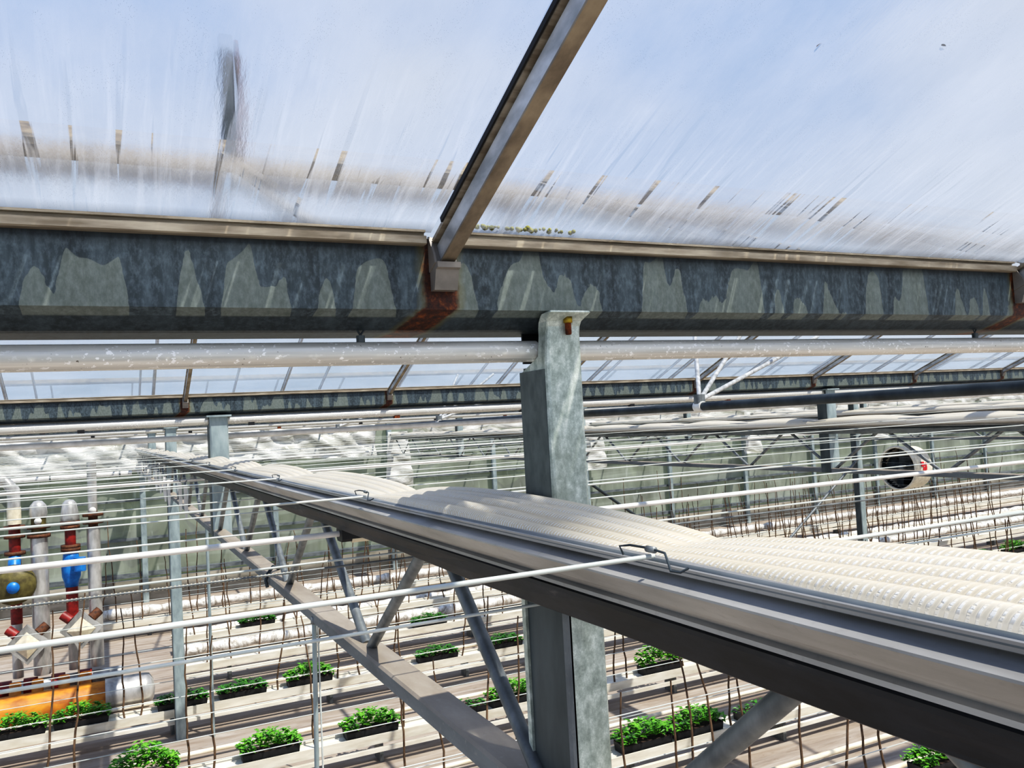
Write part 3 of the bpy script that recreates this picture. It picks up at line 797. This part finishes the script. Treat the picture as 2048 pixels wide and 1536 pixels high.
# film hoses at the far rows
def hose(x0, x1, y, r0, label):
    mb = MB(); n = int((x1 - x0) / .09); pts = []; rr = []
    q = random.Random(int(y * 10))
    for i in range(n + 1):
        pts.append((x0 + (x1 - x0) * i / n, y + .01 * math.sin(i * .6), r0 + .05)); rr.append(r0 * (1 + .12 * math.sin(i * .9) + q.uniform(-.12, .12)))
    return tag(MB().tube(pts, rr, 12).build('film_hose', 'hose'), label, 'hose', 'white film hoses')
hose(1, 34, 14.5, .085, 'wrinkled white film hose on the floor between fifth and sixth rows')
hose(1, 34, 15.74, .085, 'wrinkled white film hose on the floor between sixth and last rows')
hose(-.2, 34, 18.45, .09, 'wrinkled white film hose on the floor along the end wall')

# planters
def foliage(w, d, h, n, seed):
    q = random.Random(seed); mb = MB()
    for i in range(n):
        x = q.uniform(-w, w); y = q.uniform(-d, d); hh = h * (1 - .6 * (x / w) ** 2) * q.uniform(.3, 1)
        a = q.uniform(0, 6.28); s = q.uniform(.02, .042); tl = q.uniform(-.7, .7)
        c, s_ = math.cos(a), math.sin(a)
        pts = [(-s, 0, 0), (0, s * .55, s * .25), (s, 0, s * tl), (0, -s * .55, s * .25)]
        mb.add([(x + p[0] * c - p[1] * s_, y + p[0] * s_ + p[1] * c, hh + p[2]) for p in pts], [(0, 1, 2), (0, 2, 3)])
    return mb
def planter(kind):
    t = thing('planter_tray', '', 'planter', (0, 0, 0), 0, 'green planters on the troughs')
    L = .27
    MB().prism([(-L, 0), (L, 0), (L + .015, .095), (L, .1), (L - .01, .085), (-L + .01, .085), (-L, .1), (-L - .015, .095)], -.09, .09, 'y').build('tray', 'black', t)
    MB().box(-L + .012, L - .012, -.085, .085, .08, .088).build('potting_soil', 'soil', t)
    h, n, m = [(.2, 420, 'leaf'), (.12, 330, 'leafdk'), (.3, 620, 'leaf'), (.06, 110, 'leafdk')][kind]
    f = foliage(L + .03, .13, h, n, 40 + kind)
    f.v = [(x, y, z + .07) for x, y, z in f.v]
    f.build('foliage', m, t)
    return t
protos = [None] * 4
PL = [(0, 6.44, 0), (0, 9.6, 0), (1, 4.6, 0), (1, 5.23, 0), (1, 6.07, 3), (1, 9.2, 1), (2, .22, 2), (2, 1.38, 0), (2, 2.42, 0), (2, 3.45, 3), (2, 4.1, 0), (2, 6.15, 2), (2, 7.4, 1),
      (3, -1.0, 0), (3, -.36, 0), (3, .72, 1), (3, 1.42, 1), (3, 2.25, 0), (3, 4.0, 1), (3, 5.0, 1), (3, 14.75, 1), (3, 15.5, 1), (3, 16.5, 0),
      (4, 4.6, 1), (4, 10.5, 1), (5, 2.2, 1), (5, 12.4, 1)]
cn = [0] * 9
for (r_, x, kd) in PL:
    adj = ['leafy', 'low', 'tall bushy', 'sparse'][kd]
    lab = 'black tray of %s green plants, %s from left, %s' % (adj, ORD[cn[r_]], RN[r_]); cn[r_] += 1
    loc = (x, ROWS[r_], TZ - .028)
    if protos[kd] is None:
        protos[kd] = planter(kd); protos[kd].location = loc; protos[kd]['label'] = lab
    else: dup(protos[kd], loc, lab)

# bare canes
def cane(h, seed):
    q = random.Random(seed); pts = []; x = y = 0; lx, ly = q.uniform(-.1, .1), q.uniform(-.06, .06); n = 12
    for i in range(n + 1):
        pts.append((x, y, h * i / n)); x += lx * h / n * 1.3 + q.uniform(-.022, .022); y += ly * h / n + q.uniform(-.015, .015)
    mb = MB().tube(pts, [.0125 - .006 * i / n for i in range(n + 1)], 5)
    return mb, pts
protoC = []
for i in range(14):
    protoC.append(cane(1.0 + .9 * R.random(), 100 + i)[0])
pmesh = [p.build('bare_cane', 'cane') for p in protoC]
used = [False] * 14
span = [(3.2, 10), (2.2, 12), (-.6, 13), (-2.2, 17), (1.2, 19), (1.2, 22), (-.2, 24)]
for i, y in enumerate(ROWS):
    a, b = span[i]; x = a; lab = 'bare brown cane standing in the trough of the %s' % RN[i]
    while x < b:
        if any(r_ == i and abs(px_ - x) < .36 for r_, px_, _ in PL): x += .1; continue
        j = R.randrange(14); loc = (x, y + R.uniform(-.05, .05), TZ - .03); rz = R.uniform(0, 6.28)
        if not used[j]: used[j] = True; o = pmesh[j]; o.location = loc; o.rotation_euler = (0, 0, rz)
        else:
            o = pmesh[j].copy(); COL.objects.link(o); o.location = loc; o.rotation_euler = (0, 0, rz)
        tag(o, lab, 'cane', 'bare canes of the %s' % RN[i])
        x += R.uniform(.16, .5) * (1 if i < 4 else 1.3)

# ------------------------------------------------------------------ heating manifold at the left
mx = [-.21, -.62, -.89, -1.12]; my = 12.9
def flange(z, x=0, r=.13, p=None, m='rustpipe'):
    return MB().lathe([(0, z - .022), (r, z - .022), (r, z + .022), (0, z + .022)], (x, 0, 0), 'z', 16).build('flange', m, p)
t = thing('riser_pipe', 'tall silver riser pipe, rightmost of the manifold, with a rusty coupling', 'pipe', (mx[0], my, 0), 0, 'riser pipes of the manifold')
MB().tube([(0, 0, .5), (0, 0, 2.38)], .085, 16).build('lower_jacket', 'silver', t)
MB().tube([(0, 0, 2.55), (0, 0, 3.25)], .06, 16).build('upper_jacket', 'silver', t)
MB().tube([(0, 0, 2.36), (0, 0, 2.6)], .06, 14).build('bare_neck', 'rustpipe', t)
flange(2.44, p=t); flange(2.54, p=t)
MB().lathe([(0, -.01), (.045, -.01), (.045, .015), (0, .015)], (0, -.08, 2.6), 'y', 14).build('dial', 'white_tube', t)
t = thing('riser_pipe', 'red riser pipe with a bright blue valve body in its middle', 'pipe', (mx[1] + .13, my, 0), 0, 'riser pipes of the manifold')
MB().tube([(0, 0, .5), (0, 0, 1.0)], .065, 14).build('lower_jacket', 'silver', t)
MB().tube([(0, 0, 1.0), (0, 0, 1.62)], .075, 14).build('lower_red', 'red', t)
MB().tube([(0, 0, 2.1), (0, 0, 2.48)], .068, 14).build('upper_red', 'red', t)
MB().lathe([(.0, 2.44), (.115, 2.45), (.12, 2.52), (.085, 2.72), (.05, 2.76), (0, 2.77)], (0, 0, 0), 'z', 18).build('silver_cap', 'silver', t)
for z in (2.1, 2.14, 2.4, 2.46): flange(z, p=t, r=.12)
vb = MB().lathe([(0, 1.6), (.085, 1.6), (.09, 1.66), (.115, 1.74), (.12, 1.86), (.1, 1.98), (.09, 2.08), (0, 2.08)], (0, 0, 0), 'z', 20).build('valve_body', 'blue', t)
MB().tube([(.02, -.05, 1.85), (.1, -.17, 1.9)], .06, 14).build('valve_neck', 'blue', vb)
MB().tube([(.11, -.19, 1.82), (.11, -.19, 2.0)], .075, 14).build('valve_drive', 'blue', vb)
t = thing('riser_pipe', 'wide silver riser pipe left of the blue valve, brown band on top', 'pipe', (mx[2] + .03, my, 0), 0, 'riser pipes of the manifold')
MB().tube([(0, 0, .5), (0, 0, 2.32)], .105, 18).build('jacket', 'silver', t)
MB().tube([(0, 0, 2.3), (0, 0, 2.58)], .09, 16).build('brown_band', 'olive', t)
MB().lathe([(.1, 2.56), (.11, 2.62), (.1, 2.72), (.05, 2.78), (0, 2.79)], (0, 0, 0), 'z', 18).build('silver_cap', 'silver', t)
for z in (2.32, 2.44): flange(z, p=t, r=.14)
MB().lathe([(0, -.01), (.045, -.01), (.045, .015), (0, .015)], (0, -.1, 2.52), 'y', 14).build('dial', 'white_tube', t)
t = thing('riser_pipe', 'red riser pipe at the left edge with an olive pump on it', 'pipe', (mx[3] - .02, my, 0), 0, 'riser pipes of the manifold')
MB().tube([(0, 0, .5), (0, 0, 1.2)], .065, 14).build('lower_jacket', 'silver', t)
MB().tube([(0, 0, 1.2), (0, 0, 2.55)], .07, 14).build('red_pipe', 'red', t)
MB().tube([(0, 0, 2.5), (0, 0, 2.72)], .085, 14).build('upper_band', 'cream', t)
MB().tube([(0, 0, 2.72), (0, 0, 2.95), (-.1, 0, 3.08), (-.4, 0, 3.1)], .08, 14).build('elbow', 'silver', t)
for z in (2.12, 2.34, 2.46): flange(z, p=t, r=.125)
pm = MB().lathe([(0, -.14), (.16, -.13), (.25, -.06), (.26, .0), (.18, .02), (0, .02)], (.0, -.22, 1.74), 'y', 24).build('pump_casing', 'olive', t)
MB().lathe([(0, -.2), (.07, -.2), (.08, -.13), (.0, -.12)], (.0, -.2, 1.72), 'y', 16).build('pump_nose', 'blue', pm)
MB().tube([(0, -.2, 1.85), (0, -.12, 2.0), (0, 0, 2.1)], .075, 12).build('pump_neck', 'blue', pm)
# mixing valves (diamond housings)
for (x, z, lab) in ((-1.0, .98, 'diamond shaped silver mixing valve, left of the two on the manifold'), (-.38, 1.08, 'diamond shaped silver mixing valve, right of the two on the manifold')):
    t = thing('mixing_valve', lab, 'valve', (x, my - .34, z), 0, 'diamond mixing valves')
    MB().prism([(0, -.25), (.25, 0), (0, .25), (-.25, 0)], -.05, .05, 'y').build('housing', 'silver', t)
    MB().add([(0, -.07, -.17), (.17, -.055, 0), (0, -.07, .17), (-.17, -.055, 0), (0, -.13, 0)], [(0, 1, 4), (1, 2, 4), (2, 3, 4), (3, 0, 4)]).build('cover', 'cream', t)
    for sg in (-1, 1):
        MB().tube([(sg * .12, .04, .12), (sg * .22, .08, .2)], .06, 12).build('port', 'red' if sg < 0 else 'rustpipe', t)
# header on the floor
t = thing('header_pipe', 'thick orange header pipe with silver end lying at the manifold foot', 'pipe', (0, my - .5, 0))
MB().tube([(-3.9, 0, .2), (-.1, 0, .2)], .2, 20).build('orange_run', 'orange', t)
MB().tube([(-.12, 0, .21), (.35, 0, .21)], .21, 20).build('silver_end', 'silver', t)
MB().lathe([(.21, 0), (.2, .06), (.12, .11), (0, .13)], (.35, 0, .21), 'x', 20).build('end_dome', 'silver', t)
for x in (-1.15, -.9, -.6, -.35): MB().tube([(x, .1, .3), (x, .2, .5)], .07, 12).build('branch', 'orange', t)
t = thing('header_pipe', 'silver return header behind the orange pipe, with red couplings', 'pipe', (0, my, 0))
MB().tube([(-3.9, 0, .36), (.1, 0, .36)], .09, 16).build('silver_run', 'silver', t)
for x in (-3, -1.5, -.1): MB().box(x - .04, x + .04, -.06, .06, 0, .29).build('support', 'web', t)
for x in (-1.3, -1.0, -.68, -.36): MB().tube([(x - .08, 0, .36), (x + .08, 0, .36)], .115, 14).build('coupling', 'red', t)

# ------------------------------------------------------------------ light, sky, camera
w = bpy.data.worlds.new('sky'); scn.world = w; w.use_nodes = True; nt = w.node_tree; nt.nodes.clear()
o_ = nt.nodes.new('ShaderNodeOutputWorld'); bg = nt.nodes.new('ShaderNodeBackground'); tc = nt.nodes.new('ShaderNodeTexCoord')
sep = nt.nodes.new('ShaderNodeSeparateXYZ'); nt.links.new(tc.outputs['Generated'], sep.inputs[0])
no = nt.nodes.new('ShaderNodeTexNoise'); mp = nt.nodes.new('ShaderNodeMapping'); mp.inputs['Scale'].default_value = (1.4, 1.4, 3.2)
nt.links.new(tc.outputs['Generated'], mp.inputs[0]); nt.links.new(mp.outputs[0], no.inputs['Vector']); no.inputs['Scale'].default_value = 1.6; no.inputs['Detail'].default_value = 6
r1 = nt.nodes.new('ShaderNodeValToRGB'); nt.links.new(sep.outputs['Z'], r1.inputs[0])
r1.color_ramp.elements[0].position = 0; r1.color_ramp.elements[0].color = (.74, .81, .90, 1)
r1.color_ramp.elements[1].position = .55; r1.color_ramp.elements[1].color = (.36, .52, .93, 1)
ad = nt.nodes.new('ShaderNodeMath'); ad.operation = 'MULTIPLY_ADD'; nt.links.new(sep.outputs['X'], ad.inputs[0]); ad.inputs[1].default_value = .22; nt.links.new(no.outputs[0], ad.inputs[2])
r2 = nt.nodes.new('ShaderNodeMapRange'); nt.links.new(ad.outputs[0], r2.inputs[0]); r2.inputs[1].default_value = .46; r2.inputs[2].default_value = .82; r2.inputs[4].default_value = .9
mx_ = nt.nodes.new('ShaderNodeMix'); mx_.data_type = 'RGBA'; nt.links.new(r2.outputs[0], mx_.inputs[0]); nt.links.new(r1.outputs[0], mx_.inputs[6]); mx_.inputs[7].default_value = (.90, .93, .98, 1)
nt.links.new(mx_.outputs[2], bg.inputs[0]); bg.inputs[1].default_value = .88; nt.links.new(bg.outputs[0], o_.inputs[0])

sd = bpy.data.lights.new('sun', 'SUN'); sd.energy = 7.5; sd.angle = math.radians(.8); sd.color = (1, .95, .86)
so = bpy.data.objects.new('sun', sd); COL.objects.link(so)
so.rotation_euler = Vector((.27, -.5, 1.)).to_track_quat('Z', 'Y').to_euler()

cd = bpy.data.cameras.new('camera'); cam = bpy.data.objects.new('camera', cd); COL.objects.link(cam)
cd.sensor_width = 36; cd.lens = 36 * 1672 / 2048; cd.clip_start = .02; cd.clip_end = 500
yaw, pitch, roll = math.radians(25.94), math.radians(2.557), math.radians(-3.107)
F = Vector((math.sin(yaw) * math.cos(pitch), math.cos(yaw) * math.cos(pitch), math.sin(pitch)))
R0 = Vector((math.cos(yaw), -math.sin(yaw), 0)); U0 = R0.cross(F)
Rv = R0 * math.cos(roll) + U0 * math.sin(roll); Uv = -R0 * math.sin(roll) + U0 * math.cos(roll)
mw = Matrix((Rv, Uv, -F)).transposed().to_4x4(); mw.translation = (0, 0, H); cam.matrix_world = mw
scn.camera = cam
scn.view_settings.view_transform = 'Standard'; scn.view_settings.look = 'None'; scn.view_settings.exposure = -.15
vs_ = scn.view_settings; vs_.use_curve_mapping = True; cv = vs_.curve_mapping.curves[3]
for a, b in ((.06, .036), (.25, .225), (.6, .65)): cv.points.new(a, b)
vs_.curve_mapping.update()
scn.cycles.use_denoising = True; scn.cycles.transparent_max_bounces = 24; scn.cycles.max_bounces = 8
